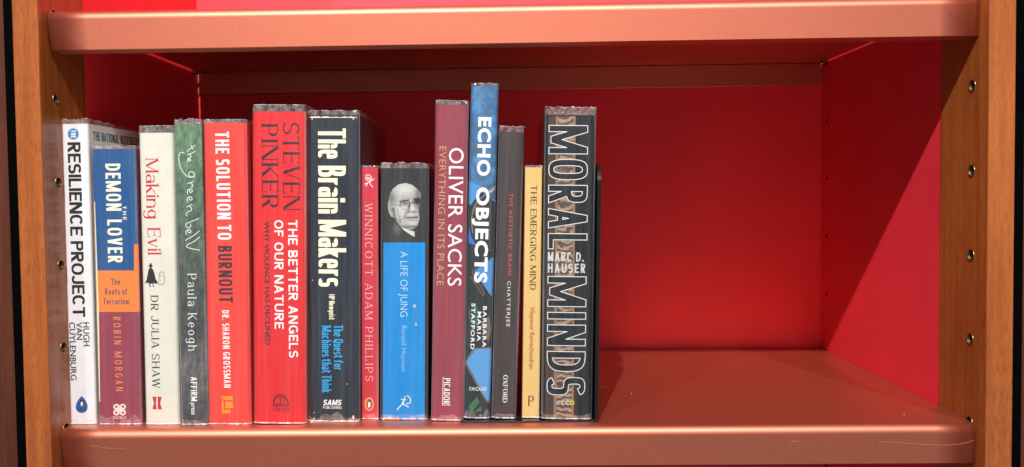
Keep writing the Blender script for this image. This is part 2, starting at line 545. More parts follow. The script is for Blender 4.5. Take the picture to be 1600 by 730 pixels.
def glyph(ch, sx, t, h, thin, serif, n):
    key = (ch, sx, t, h, thin, serif, n)
    if key in _gc: return _gc[key]
    gw, st = GL[ch]
    W = gw * sx * (1.4 if ch == 'M' and sx < .6 else 1) + (t if ch != ' ' else 0)
    polys = []
    rect = lambda x0, y0, x1, y1: polys.append([(x0, y0), (x1, y0), (x1, y1), (x0, y1)])
    sh = 0.035 if serif else 0
    sw = 0.085 * min(1, sx + .15)
    lower = ch.islower()
    for s in st:
        if s[0] == 'V':
            x = s[1] * W
            tt = t
            if serif and ch in 'NM' and s[1] == 0 : tt = thin
            if serif and ch == 'N': tt = thin
            if serif and ch == 'U' and s[1] == 1: tt = thin
            x0 = max(0, min(W - tt, x - tt / 2))
            rect(x0, s[2], x0 + tt, s[3])
            if serif:
                for y in (s[2], s[3]):
                    if y in (0, 1) or (y == XH and ch in 'niuk'):
                        top = y != 0
                        if ch in 'GJ' and not top: continue
                        if ch in 'ESLFBDPR' and False: continue
                        l = sw if not (lower and top) else sw
                        r = sw if not (lower and top) else 0
                        if ch in 'BD' or (ch in 'PR' and top) or (ch in 'EF' and top) or (ch in 'EL' and not top): r = 0
                        if ch == 'a' and not top: l = 0
                        rect(x0 - l, (y - sh) if top else y, x0 + tt + r, y if top else y + sh)
        elif s[0] == 'H':
            y = s[1]
            hh = thin if serif else h
            y0 = max(0, min(1 - hh, y - hh / 2)) if y in (0, 1) else y - hh / 2
            rect(s[2] * W, y0, s[3] * W, y0 + hh)
            if serif and ch in 'EFTL':
                ends = [s[3]] if ch != 'T' else [s[2], s[3]]
                for xe in ends:
                    x = xe * W
                    if y == 1: rect(x - sh * .6, y - .2, x + sh * .6, y)
                    elif y == 0: rect(x - sh * .6, 0, x + sh * .6, .22)
                    else: rect(x - sh, y - .1, x, y + .1)
        elif s[0] == 'D':
            x0, y0, x1, y1, tk = s[1:]
            tt = t if (tk or not serif) else thin
            dx, dy = (x1 - x0) * W, y1 - y0
            hw = min(tt * math.hypot(dx, dy) / abs(dy), tt * 1.7)
            def place(x):
                X = x * W
                return max(hw / 2, min(W - hw / 2, X)) if (x in (0, 1)) else X
            a, b = place(x0), place(x1)
            polys.append([(a - hw / 2, y0), (a + hw / 2, y0), (b + hw / 2, y1), (b - hw / 2, y1)])
            if serif:
                for x, y in ((a, y0), (b, y1)):
                    if (y == 0 and ch in 'AKXRk' and not (ch == 'R' and x < .4 * W)) or (y == 1 and ch in 'VWKXYUMN') or (y == XH and ch in 'vky'):
                        rect(x - hw / 2 - sw * .8, y if y == 0 else y - sh, x + hw / 2 + sw * .8, y + sh if y == 0 else y)
        elif s[0] == 'R':
            x0, y0, x1, y1 = s[1:]
            if y1 < 0: y1 = t
            rect(x0, y0, x0 + t, y1)
        else:
            if s[0] == 'O': arcs = [(s[1] * W, s[2], s[3] * W, s[4], s[5], s[6])]
            elif s[0] == 'S':
                ym = (s[2] + s[4]) / 2
                hh = (thin if serif else h)
                arcs = [(0, ym - hh / 2 * 1.0, W, s[4], 25, 270), (0, s[2], W, ym + hh / 2 * 1.0, 90, -155)]
            elif s[0] == 'B':
                arcs = []
                x1, y0, y1 = s[1] * W, s[2], s[3]
                hh = thin if serif else h
                r = min((y1 - y0) * .5 * (1.0 if n < 2.3 else .9), x1 - t * .5)
                rect(t * .5, y0, x1 - r, y0 + hh)
                rect(t * .5, y1 - hh, x1 - r, y1)
                arcs.append((x1 - 2 * r, y0, x1, y1, -90, 90))
            for (ax0, ay0, ax1, ay1, a0, a1) in arcs:
                hh = thin if serif else h
                cx, cy = (ax0 + ax1) / 2, (ay0 + ay1) / 2
                N = max(6, int(abs(a1 - a0) / 15))
                inn, outr = [], []
                for k in range(N + 1):
                    a = math.radians(a0 + (a1 - a0) * k / N)
                    c, sn = math.cos(a), math.sin(a)
                    ex = 2 / n
                    c2, s2 = math.copysign(abs(c) ** ex, c), math.copysign(abs(sn) ** ex, sn)
                    ro, so = (ax1 - ax0) / 2, (ay1 - ay0) / 2
                    tin = t * (1.0 if not serif else 1.08)
                    if s[0] == 'S' and serif: tin = t * .8
                    ri, si = max(ro - tin, ro * .12), max(so - (hh if s[0] != 'S' else (hh if not serif else hh * 1.3)), so * .12)
                    outr.append((cx + ro * c2, cy + so * s2))
                    inn.append((cx + ri * c2, cy + si * s2))
                for k in range(N):
                    polys.append([outr[k], outr[k + 1], inn[k + 1], inn[k]])
                if serif and ch in 'CGS' and abs(a1 - a0) < 350:
                    for (px, py) in ([outr[0]] if ch != 'S' else [outr[0] if a0 == 25 else outr[-1]]):
                        d = -1 if py > (s[2] + s[4]) / 2 * 1 else 1
                        rect(px - sh * .7, py - .02 if d < 0 else py - .13, px + sh * .3, py + .13 if d < 0 else py + .02)
    vs, fs = union(polys)
    _gc[key] = (W, vs, fs)
    return _gc[key]

def stroke_text(s, sx=1.0, t=.16, h=None, thin=None, serif=False, n=2.0, gap=.14, slant=0):
    h = h or t
    thin = thin or t
    x = 0
    V, Fs = [], []
    for ch in s:
        W, vs, fs = glyph(ch, sx, t, h, thin, serif, n)
        b = len(V)
        V.extend((x + v[0] + slant * v[1], v[1]) for v in vs)
        Fs.extend(tuple(i + b for i in f) for f in fs)
        x += W + gap
    return V, Fs

def gill_text(s, off=0.0, space=1.0):
    """the built-in humanist sans"""
    c = bpy.data.curves.new('t', 'FONT')
    c.body = s
    c.offset = off
    c.space_character = space
    c.resolution_u = 3
    o = bpy.data.objects.new('t', c)
    COL.objects.link(o)
    bpy.context.view_layer.update()
    me = bpy.data.meshes.new_from_object(o.evaluated_get(bpy.context.evaluated_depsgraph_get()))
    k = 1 / 0.683
    V = [(v.co.x * k, v.co.y * k) for v in me.vertices]
    Fs = [tuple(p.vertices) for p in me.polygons]
    bpy.data.objects.remove(o)
    bpy.data.curves.remove(c)
    bpy.data.meshes.remove(me)
    return V, Fs

def line_text(strokes, wd):
    """pen strokes: lists of points, smoothed and given width"""
    polys = []
    for st in strokes:
        p = list(st)
        for _ in range(2):
            if len(p) < 3: break
            q = [p[0]]
            for a, b in zip(p[:-1], p[1:]):
                q.append((a[0] * .75 + b[0] * .25, a[1] * .75 + b[1] * .25))
                q.append((a[0] * .25 + b[0] * .75, a[1] * .25 + b[1] * .75))
            q.append(p[-1])
            p = q
        for a, b in zip(p[:-1], p[1:]):
            d = Vector((b[0] - a[0], b[1] - a[1]))
            if d.length < 1e-6: continue
            d.normalize()
            e = d * wd * .3
            nrm = Vector((-d.y, d.x)) * wd / 2
            a2, b2 = Vector(a) - e, Vector(b) + e
            polys.append([tuple(a2 - nrm), tuple(b2 - nrm), tuple(b2 + nrm), tuple(a2 + nrm)])
    return union(polys)

# ------------------------------------------------------------------ books
class Book:
    def __init__(s, px, label, cover_mat, depth=.15, bulge=.0, r=.002, hard=True, base_z=0.0, sleeve=.004, lean=None, yf=None, name='book', bottom_gap=0.0):
        xl, xr, yt, bl, br, yb = px
        s.yf = on_plane((bl + br) / 2, yb, 2, base_z)[1] if yf is None else yf
        P = [on_plane(a, b, 1, s.yf) for a, b in ((xl, yt), (xr, yt), (bl, yb), (br, yb))]
        s.w = ((P[1] - P[0]).x + (P[3] - P[2]).x) / 2
        ct, cb = (P[0].x + P[1].x) / 2, (P[2].x + P[3].x) / 2
        s.H = (P[0].z + P[1].z) / 2 - base_z
        s.lean = math.atan2(ct - cb, s.H) if lean is None else lean
        s.h, s.b, s.r, s.depth = s.w / 2, bulge, min(r, s.w * .3), depth
        # stand on the lower corner of the leaning side
        lift = s.h * math.sin(abs(s.lean))
        s.root = empty(name, (cb, s.yf, base_z + lift + 0.0002), label, 'book', 'books standing in a row on the shelf')
        s.root.rotation_euler = (0, s.lean, 0)
        s.R = Matrix.Rotation(s.lean, 3, 'Y')
        t = .0024 if hard else .0006
        prof = s.profile(0)
        inner = s.profile(-t)
        n = len(prof)
        z0, z1 = bottom_gap, s.H
        vs, fs = [], []
        for z in (z0, z1):
            for (u, y) in prof: vs.append((u, y, z))
            for (u, y) in inner: vs.append((u, y, z))
        def i(lv, ring, k): return lv * 2 * n + ring * n + k
        for k in range(n - 1):
            fs.append((i(0, 0, k), i(0, 0, k + 1), i(1, 0, k + 1), i(1, 0, k)))
            fs.append((i(0, 1, k + 1), i(0, 1, k), i(1, 1, k), i(1, 1, k + 1)))
            fs.append((i(1, 0, k), i(1, 0, k + 1), i(1, 1, k + 1), i(1, 1, k)))
            fs.append((i(0, 0, k + 1), i(0, 0, k), i(0, 1, k), i(0, 1, k + 1)))
        for k in (0, n - 1):
            q = (i(0, 0, k), i(1, 0, k), i(1, 1, k), i(0, 1, k))
            fs.append(q if k == 0 else q[::-1])
        s.cover = mesh('cover', vs, fs, cover_mat, s.root)
        for p in s.cover.data.polygons: p.use_smooth = True
        s.cover.data.set_sharp_from_angle(angle=math.radians(40))
        g = .003 if hard else .0002
        from_bm('page_block', box_bm(-s.h + t + .0002, s.h - t - .0002, s.b + s.r + t, depth - g - .001, z0 + g, z1 - g), M['pages'], s.root)
        if sleeve: s.make_sleeve(sleeve)

    def sy(s, u, off=0.0):
        h = s.h + off
        a = min(abs(u), h)
        y = s.b * (a / h) ** 2
        r = s.r + max(off, 0)
        if a > h - r:
            d = a - (h - r)
            y += r - math.sqrt(max(0, r * r - d * d))
        return y - off

    def profile(s, off):
        h = s.h + off
        us = [-h + s.r * (1 - math.cos(math.pi / 2 * k / 6)) for k in range(7)]
        nmid = 20
        us += [-h + s.r + (2 * h - 2 * s.r) * k / nmid for k in range(1, nmid)]
        us += [-u for u in us[:7][::-1]]
        p = [(-h, s.depth), (-h, s.depth * .6), (-h, s.depth * .3)]
        p += [(u, s.sy(u, off)) for u in us]
        p += [(h, s.depth * .3), (h, s.depth * .6), (h, s.depth)]
        return p

    def path(s, off, step=.0012, side=None):
        """points along the wrap, fine steps"""
        pr = s.profile(off)
        pts = [Vector(pr[0])]
        for a, b in zip(pr[:-1], pr[1:]):
            a, b = Vector(a), Vector(b)
            k = max(1, int((b - a).length / (step if abs(a.y) < .02 and abs(b.y) < .02 else step * 3)))
            for j in range(1, k + 1): pts.append(a.lerp(b, j / k))
        return pts

    def make_sleeve(s, e):
        rnd = random.Random(int(s.w * 1e6) + int(s.H * 1e5))
        pts = s.path(.00045)
        zs = [.0012, .012, s.H * .25, s.H * .5, s.H * .75, s.H - .006, s.H + .0003]
        vs, fs = [], []
        n = len(pts)
        for z in zs:
            for p in pts: vs.append((p.x, p.y, z))
        for j in range(len(zs) - 1):
            for k in range(n - 1):
                a = j * n + k
                fs.append((a, a + 1, a + n + 1, a + n))
        s.sleeve = mesh('plastic_sleeve', vs, fs, M['film'], s.root, True)
        # film turns round the spine: its edge highlights painted as whitish strips
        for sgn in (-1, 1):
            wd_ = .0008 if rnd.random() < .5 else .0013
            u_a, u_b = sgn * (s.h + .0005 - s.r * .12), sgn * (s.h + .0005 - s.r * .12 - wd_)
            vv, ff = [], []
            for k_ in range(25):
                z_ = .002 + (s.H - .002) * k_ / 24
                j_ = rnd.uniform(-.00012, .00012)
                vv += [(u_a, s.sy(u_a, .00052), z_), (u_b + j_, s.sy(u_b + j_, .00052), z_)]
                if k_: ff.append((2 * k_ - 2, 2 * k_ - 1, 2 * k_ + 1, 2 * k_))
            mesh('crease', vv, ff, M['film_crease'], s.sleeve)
        # folded upper edge standing above the boards: irregular, slightly buckled
        def wob(m):
            ph = [rnd.uniform(0, 6.28) for _ in range(5)]
            fr = [rnd.uniform(120, 900) for _ in range(5)]
            return lambda d: m * sum(math.sin(d * f + p) for f, p in zip(fr, ph)) / 3
        am = rnd.uniform(.25, 1.25)
        w1, w2, w3, w4 = wob(.0007 * am), wob(.0007 * am), wob(.0005 * am), wob(.0009 * am)
        d = 0
        rows = [[], [], [], [], []]
        for k, p in enumerate(pts):
            if k: d += (p - pts[k - 1]).length
            q = Vector((-p.x / s.h, .3 if p.y < .004 else 0))     # inwards
            tilt = .0003 if p.y < .006 else .0008
            for j, fz in enumerate((0, .3, .62, .93, 1.0)):
                o = q * (tilt * fz + (w1(d) * fz if j < 3 else w2(d) * fz))
                zz = s.H + e * fz + (w3(d) * fz) + (w4(d * 2.3) * .5 + rnd.uniform(-.0002, .0002) * am if j == 4 else 0)
                if p.y > .02: zz -= min(.002, (p.y - .02) * .03) * fz
                rows[j].append((p.x + o.x, p.y + o.y, zz))
        def strip(name, rs, mat, par):
            vs, fs = [], []
            for r in rs: vs.extend(r)
            for j in range(len(rs) - 1):
                for k in range(n - 1):
                    a = j * n + k
                    fs.append((a, a + 1, a + n + 1, a + n))
            return mesh(name, vs, fs, mat, par, True)
        strip('folded_edge', rows[:4], M['film_fold'], s.sleeve)
        strip('cut_edge', rows[3:], M['film_rim'], s.sleeve)
        # lower edge: a narrow crumpled hem
        w5, w6 = wob(.0006), wob(.0006)
        d = 0
        rows = [[], [], []]
        for k, p in enumerate(pts):
            if k: d += (p - pts[k - 1]).length
            nn = -1 if p.y < .01 else 0
            rows[0].append((p.x, p.y, .0012))
            rows[1].append((p.x, p.y + nn * (.0002 + abs(w6(d)) * .5), .0009 + w5(d) * .3))
            rows[2].append((p.x, p.y + nn * abs(w6(d * 1.7)) * .8, .00015))
        strip('lower_hem', rows, M['film_rim'], s.sleeve)

        # glare on the loose film near the spine foot, painted as a hazy patch
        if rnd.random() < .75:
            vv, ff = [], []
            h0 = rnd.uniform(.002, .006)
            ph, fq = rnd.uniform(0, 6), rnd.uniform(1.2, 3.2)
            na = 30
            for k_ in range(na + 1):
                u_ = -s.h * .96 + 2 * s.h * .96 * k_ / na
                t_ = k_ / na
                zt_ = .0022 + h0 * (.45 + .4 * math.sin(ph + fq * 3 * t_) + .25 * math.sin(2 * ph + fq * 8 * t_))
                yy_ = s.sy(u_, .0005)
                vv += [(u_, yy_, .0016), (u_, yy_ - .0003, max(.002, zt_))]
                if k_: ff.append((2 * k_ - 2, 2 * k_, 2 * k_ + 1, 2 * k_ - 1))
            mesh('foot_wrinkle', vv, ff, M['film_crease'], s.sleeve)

    # photo pixel -> (u, z) on the spine plane
    def uz(s, px, py):
        p = on_plane(px, py, 1, s.yf) - s.root.location
        q = s.R.inverted() @ p
        return q.x, q.z

    def lay(s, name, V, Fs, mat, layer=1, parent=None, fine=False):
        """put flat (u, z) polygons on the curved spine"""
        bm = bmesh.new()
        bv = [bm.verts.new((v[0], 0, v[1])) for v in V]
        for f in Fs:
            try: bm.faces.new([bv[i] for i in f])
            except ValueError: pass
        if s.b > 1e-5 or fine or max(abs(v[0]) for v in V) > s.h - s.r:
            lo, hi = min(v[0] for v in V), max(v[0] for v in V)
            st = .0015
            cuts = [lo + st * (k + .5) for k in range(int((hi - lo) / st) + 1)]
            for k in range(1, 7):
                x = s.h - s.r * (1 - math.sin(math.pi / 2 * k / 6))
                cuts += [x, -x]
            for x in cuts:
                if lo < x < hi:
                    bmesh.ops.bisect_plane(bm, geom=bm.verts[:] + bm.edges[:] + bm.faces[:], plane_co=(x, 0, 0), plane_no=(1, 0, 0), dist=1e-7)
        for v in bm.verts:
            v.co.y = s.sy(v.co.x) - .00006 * layer
        bmesh.ops.recalc_face_normals(bm, faces=bm.faces)
        if sum(f.normal.y for f in bm.faces) > 0:
            bmesh.ops.reverse_faces(bm, faces=bm.faces)
        return from_bm(name, bm, mat, parent or s.cover)

    def down(s, txt, box, mat, name='title_lettering', layer=2):
        """text reading downwards; box = (x_base0, x_cap0, y0, x_base1, x_cap1, y1) in photo px"""
        V, Fs = txt
        a, c, y0, a1, c1, y1 = box
        u0, z0 = s.uz(a, y0); uc0, _ = s.uz(c, y0)
        u1, z1 = s.uz(a1, y1); uc1, _ = s.uz(c1, y1)
        lo, hi = min(v[0] for v in V), max(v[0] for v in V)
        out = []
        for (x, y) in V:
            k = (x - lo) / (hi - lo)
            ub, ucp = u0 + (u1 - u0) * k, uc0 + (uc1 - uc0) * k
            out.append((ub + (ucp - ub) * y, z0 + (z1 - z0) * k))
        return s.lay(name, out, Fs, mat, layer)

    def across(s, txt, box, mat, name='lettering', layer=2):
        """upright text; box = (x0, x1, y_cap, y_base)"""
        V, Fs = txt
        x0, x1, yc, yb = box
        u0, zb = s.uz(x0, yb); u1, zc = s.uz(x1, yc)
        u0 = (u0 + s.uz(x0, yc)[0]) / 2
        u1 = (u1 + s.uz(x1, yb)[0]) / 2
        lo, hi = min(v[0] for v in V), max(v[0] for v in V)
        out = [(u0 + (u1 - u0) * (x - lo) / (hi - lo), zb + (zc - zb) * y) for x, y in V]
        return s.lay(name, out, Fs, mat, layer)

    def poly(s, name, pts, mat, layer=1, px=True, **k):
        if px: pts = [s.uz(*p) for p in pts]
        V, Fs = union([pts])
        return s.lay(name, V, Fs, mat, layer, **k)

    def polys(s, name, lst, mat, layer=1):
        V, Fs = union([[s.uz(*p) for p in pl] for pl in lst])
        return s.lay(name, V, Fs, mat, layer)

    def pen(s, name, strokes, wpx, mat, layer=2):
        V, Fs = line_text(strokes, wpx)
        return s.lay(name, [s.uz(*v) for v in V], Fs, mat, layer)

def ell(cx, cy, rx, ry, n=24, a0=0, a1=360):
    return [(cx + rx * math.cos(math.radians(a0 + (a1 - a0) * k / n)), cy + ry * math.sin(math.radians(a0 + (a1 - a0) * k / n))) for k in range(n if a1 - a0 == 360 else n + 1)]

WHITE = paper(244, 243, 240)
CREAM = paper(250, 244, 214)
BLACK = paper(26, 26, 28)
GROT = dict(sx=.78, t=.2, h=.17, n=2.3, gap=.07)
COND = dict(sx=.42, t=.155, h=.14, n=2.8, gap=.13)
SERIF = dict(sx=1, t=.13, thin=.045, serif=True, n=2.0, gap=.2)

# ---- 1: white book with heavy black title
b = Book((97, 136, 194, 108.5, 152, 663), 'leftmost book, white with heavy black title and a blue dot', paper(236, 234, 238), depth=.155, r=.0022, hard=False, sleeve=.0035)
b.poly('blue_dot', ell(114.5, 209.5, 8.6, 8.9), paper(48, 140, 196), 1)
b.down(stroke_text('THE', **dict(COND, t=.2)), (111, 118.4, 203.4, 111.2, 118.6, 216), WHITE, 'dot_lettering')
b.down(stroke_text('RESILIENCE PROJECT', **GROT), (105.4, 125.6, 222.5, 114, 133.4, 495.5), BLACK)
b.down(gill_text('HUGH', .012), (129.9, 139.2, 503.7, 130.8, 140.2, 541), BLACK, 'author_lettering')
b.down(gill_text('VAN', .012), (119.3, 128, 503.7, 120, 128.8, 531), BLACK, 'author_lettering')
b.down(gill_text('CUYLENBURG', .012), (108.3, 117.2, 503.7, 110.6, 119.6, 594.5), BLACK, 'author_lettering')
drop = []
for k_ in range(32):
    t_ = 2 * math.pi * k_ / 32
    drop.append((127.7 + 11.6 * math.sin(t_) * abs(math.sin(t_ / 2)) ** .8, 632.2 - 13.2 * math.cos(t_)))
b.poly('publisher_mark', drop, paper(38, 92, 158), 1)
b.poly('penguin_mark', ell(128.2, 630, 3.0, 5.4, 16), BLACK, 2)
b.poly('penguin_belly', ell(128.0, 631, 1.9, 3.7, 14), WHITE, 3)
b.across(gill_text('LIFE', 0, 1.1), (121.5, 133.7, 637.6, 641.6), paper(20, 30, 60), 'mark_lettering')
# lettering on the front board, seen past the shorter neighbour
V, Fs = stroke_text('THE NATIONAL BESTSELLER', sx=.5, t=.2, h=.17, n=2.4, gap=.1)
hi = max(v[0] for v in V)
k = .0118
vs = [(b.h + .00008, .0085 + v[0] * .0069, b.H - .0125 + v[1] * .0072) for v in V]
blue_part = [f for f in Fs if sum(V[i][0] for i in f) / len(f) < 4.7]
dark_part = [f for f in Fs if f not in set(blue_part)]
mesh('cover_lettering', vs, blue_part, paper(42, 120, 165), b.cover)
mesh('cover_lettering', vs, dark_part, paper(38, 56, 72), b.cover)

# ---- 2: blue, orange and plum bands
b = Book((143, 211.5, 233, 155, 221, 664), 'book banded blue, orange and plum with cream lettering', paper(150, 58, 78), depth=.13, r=.0020, hard=False, sleeve=.0022)
b.polys('blue_panel', [[(143.5, 233.4), (211.2, 233.4), (215, 382), (208.2, 382), (209.2, 422.5), (151.2, 422.5), (148.5, 315), (145.4, 315)]], paper(22, 84, 142), 1)
b.poly('orange_panel', [(209.9, 382), (214.9, 382), (217.6, 487.5), (152.7, 487.5), (151, 422.8), (209.6, 422.8)], paper(248, 132, 52), 1)
b.poly('cream_strip', [(145.5, 315.3), (148.4, 315.3), (154.6, 487.7), (156.6, 628), (154.4, 628)], paper(242, 232, 190), 2)
DM = dict(sx=.42, t=.155, h=.145, n=2.8, gap=.15)
b.down(stroke_text('DEMON', **DM), (164.6, 188, 256, 166.3, 190, 329.5), CREAM)
b.down(stroke_text('LOVER', **DM), (167.6, 190.2, 343.4, 169, 192, 410.6), CREAM)
b.down(stroke_text('THE', **dict(DM, sx=.6, gap=.35)), (191.8, 197.2, 322, 192.4, 197.8, 344), CREAM)
NAVY = paper(62, 74, 104)
RT = dict(sx=.52, t=.15, h=.14, n=2.4, gap=.13)
b.across(stroke_text('The', **RT), (173.4, 188, 435.3, 445.2), NAVY, 'subtitle_lettering')
b.across(stroke_text('Roots of', **RT), (164, 199, 450.6, 460.6), NAVY, 'subtitle_lettering')
b.across(stroke_text('Terrorism', **RT), (161.2, 202.2, 466, 476), NAVY, 'subtitle_lettering')
b.down(stroke_text('ROBIN MORGAN', sx=.5, t=.11, n=2.6, gap=.42), (176.6, 188, 495.3, 180.9, 192.6, 611), paper(238, 140, 84), 'author_lettering')
ring = []
for dx in (-4.9, 4.9):
    for dy in (-4.4, 4.4):
        ring.append([(187.0 + dx + 3.6 * math.cos(a * .3), 640.2 + dy + 3.4 * math.sin(a * .3)) for a in range(22)])
b.pen('clover_mark', ring + [[(183, 637), (191, 643.5)], [(191, 637), (183, 643.5)]], 2.5, paper(240, 222, 214), 2)
b.across(stroke_text('PIATKUS', **dict(SERIF, t=.2, thin=.1)), (176.5, 197.5, 650.6, 655), paper(240, 222, 214), 'publisher_lettering')

# ---- 3: ivory with red serif title
b = Book((215.5, 270.5, 208, 226.5, 280.5, 664), 'ivory book with red serif title and a small cloaked figure', paper(226, 222, 208), depth=.15, bulge=.0007, r=.0030, sleeve=.0055)
RED = paper(206, 34, 52)
MS = dict(SERIF, sx=.95, t=.135, thin=.05, gap=.13)
b.down(stroke_text('Making', **MS), (227, 247.3, 246.6, 229.3, 249.6, 341.5), RED)
b.down(stroke_text('Evil', **dict(MS, gap=.16)), (230.2, 250.5, 355, 231.4, 252.2, 399.3), RED)
fig = [(234.8, 411.2), (236.6, 411.2), (237.4, 414.4), (238.8, 415.4), (238.4, 416.8), (236.9, 417), (236.6, 419), (239, 421), (241.3, 427), (243.2, 436), (247.3, 442.5), (242, 443.6), (239.5, 441.8), (239.8, 446.6), (241.6, 446.8), (239, 448.6), (238.2, 443.2), (234.6, 443.2), (235, 446.8), (236.6, 447.2), (233.8, 449), (232.8, 443.2), (229, 441.5), (225.8, 443.7), (229, 437), (231, 426), (232, 420.6), (234.2, 418.8), (233.8, 417), (231.6, 416.6), (231.4, 415.2), (233.4, 414.6)]
b.poly('cloaked_figure_print', fig, BLACK, 2)
b.pen('tombstone_print', [[(248, 444.6), (248.6, 431), (249.4, 426.6), (252.6, 424.4), (255.6, 426.4), (256.6, 431), (257, 444.4), (248, 444.6)], [(250.4, 431), (252.6, 431)], [(250.2, 438), (252.2, 438)]], .8, paper(120, 112, 108), 2)
b.down(stroke_text('DR JULIA SHAW', **dict(SERIF, sx=.95, t=.145, thin=.065, gap=.24)), (235.2, 247.2, 461, 238.2, 250.2, 607), BLACK, 'author_lettering')
b.polys('publisher_mark', [[(237.9, 620), (244.3, 620), (243.6, 629.8), (244.4, 639.6), (238.3, 639.6), (240.6, 629.8)], [(246.2, 620), (252.6, 620), (250.4, 629.8), (252.9, 639.6), (246.5, 639.6), (246.8, 629.8)]], RED, 2)

# ---- 4: dark green, hand-lettered
def m_bell():
    mt, nt, p = base_mat('grass_photo_print')
    set_p(p, None, .42, 0, .4)
    tc = nt.nodes.new('ShaderNodeTexCoord')
    sep = nt.nodes.new('ShaderNodeSeparateXYZ')
    nt.links.new(tc.outputs['Object'], sep.inputs[0])
    mr = nt.nodes.new('ShaderNodeMapRange')
    mr.inputs[1].default_value = 0
    mr.inputs[2].default_value = .235
    nt.links.new(sep.outputs['Z'], mr.inputs[0])
    c = ramp(nt, mr.outputs[0], [(0, lin(58, 56, 62)), (.2, lin(92, 90, 92)), (.3, lin(62, 62, 66)), (.5, lin(66, 74, 68)), (.68, lin(74, 92, 80)), (.82, lin(80, 108, 88)), (1, lin(92, 122, 92))])
    g = noise(nt, coords(nt, (1, 1, .45)), 200, 8, .78)
    c2 = mixc(nt, 1.0, c, ramp(nt, g, [(.34, (.3, .32, .36, 1)), (.5, (.95, 1, .95, 1)), (.68, (2.1, 2.0, 1.7, 1))]), 'MULTIPLY')
    nt.links.new(c2, p.inputs['Base Color'])
    return mt
b = Book((271.5, 314.6, 195, 284.5, 325.6, 664.5), 'dark green grassy book with white handwritten title', m_bell(), depth=.135, r=.0016, hard=False, sleeve=.0040)
X = lambda x, y: (265 + x / 3.318, 180 + y / 3.318)
def he(x, y, k=1.0):      # a handwritten e, base corner at (x, y); up = +x, reading direction = +y
    return [(x + 11 * k, y), (x + 13 * k, y + 16 * k), (x + 24 * k, y + 17 * k), (x + 29 * k, y + 8 * k), (x + 20 * k, y - 2 * k), (x + 5 * k, y + 2 * k), (x, y + 12 * k), (x + 3 * k, y + 26 * k)]
hand = [
 [(132, 156), (112, 172), (98, 180), (92, 190)], [(112, 158), (122, 178)],                         # t
 [(134, 188), (112, 199), (92, 206)], [(102, 203), (112, 210), (110, 220), (94, 224)],             # h
 he(92, 228, .62),                                                                                 # e
 [(122, 296), (132, 308), (122, 322), (104, 318), (98, 304), (108, 292), (124, 296)],              # g bowl
 [(128, 320), (104, 324), (84, 312), (64, 288), (50, 250), (47, 212), (56, 191), (76, 196)],       # g tail
 [(124, 344), (92, 356)], [(106, 350), (120, 360), (118, 372), (112, 374)],                        # r
 he(91, 384, 1.0), he(90, 424, 1.0),                                                               # e e
 [(118, 464), (88, 476)], [(100, 472), (116, 482), (112, 496), (92, 502), (86, 512), (90, 522)],   # n
 [(152, 536), (112, 552), (86, 562), (82, 576), (96, 586), (112, 578), (108, 562)],                # b
 he(84, 594, 1.0),                                                                                 # e
 [(154, 600), (120, 630), (88, 644), (84, 652)], [(156, 632), (124, 658), (90, 672), (86, 684), (110, 692), (156, 700)],   # l l
]
b.pen('title_lettering', [[X(*q) for q in st] for st in hand], 1.3, paper(222, 228, 222), 2)
b.down(stroke_text('Paula Keogh', **dict(SERIF, sx=.95, t=.13, thin=.055, gap=.34)), (293.2, 306.8, 427, 294, 308, 549), paper(228, 230, 226), 'author_lettering')
b.down(stroke_text('AFFIRM', sx=.6, t=.17, n=2.6, gap=.13), (298, 307.6, 589, 298.6, 308.2, 627), WHITE, 'publisher_lettering')
b.down(stroke_text('press', sx=.7, t=.14, n=2.2, gap=.16) if 'p' in GL else gill_text('press', .01), (298.8, 306, 629.5, 299.2, 306.4, 648), WHITE, 'publisher_lettering')

# ---- 5: coral red
b = Book((315.2, 386, 192.5, 326.2, 390.5, 664), 'coral red book with white condensed title and gold mark', paper(240, 66, 56), depth=.14, r=.0040, hard=False, sleeve=.0026)
CB = dict(sx=.43, t=.17, h=.15, n=3.0, gap=.15)
b.down(stroke_text('THE SOLUTION TO', **CB), (336.2, 357.6, 206, 340.4, 361.8, 374.7), WHITE)
DK = paper(70, 34, 40)
b.down(stroke_text('BURNOUT', **CB), (340.4, 362, 384.3, 342.6, 364, 472.9), DK)
b.down(stroke_text('DR. SHARON GROSSMAN', **dict(CB, sx=.42, t=.14, gap=.17)), (346.8, 357.6, 485, 350, 360.8, 606), WHITE, 'author_lettering')
b.polys('publisher_mark', [[(346.2, 619), (363.6, 619), (363.9, 626), (346.4, 624)], [(346.6, 626), (349.4, 626.2), (349.8, 646), (347, 646)], [(352, 627), (363.8, 628.2), (364, 637.8), (351.6, 638.4)], [(350.8, 640), (360, 640), (360, 646), (350.4, 646)]], paper(236, 150, 34), 2)

# ---- 6: bright red with big author name
b = Book((393, 477.6, 171, 396.6, 477.6, 660.5), 'thick bright red hardback with tall dark serif author name', paper(226, 34, 40), depth=.165, bulge=.0006, r=.0034, sleeve=.0052, base_z=.0022, yf=.0345)
b.root.location.z -= .0020
VK = paper(58, 28, 44)
BG = dict(SERIF, sx=.92, t=.15, thin=.05, gap=.2)
b.down(stroke_text('STEVEN', **BG), (441.6, 467.2, 191.8, 442.8, 468.6, 330), VK, 'author_lettering')
b.down(stroke_text('PINKER', **BG), (408.2, 434, 191.8, 409.6, 435, 326.8), VK, 'author_lettering')
BT = dict(sx=.86, t=.18, h=.16, n=2.1, gap=.15)
b.down(stroke_text('THE BETTER ANGELS', **BT), (450, 464.6, 344, 451.6, 465.8, 559), WHITE)
b.down(stroke_text('OF OUR NATURE', **BT), (428.4, 442.6, 344, 429.2, 443.4, 514), WHITE)
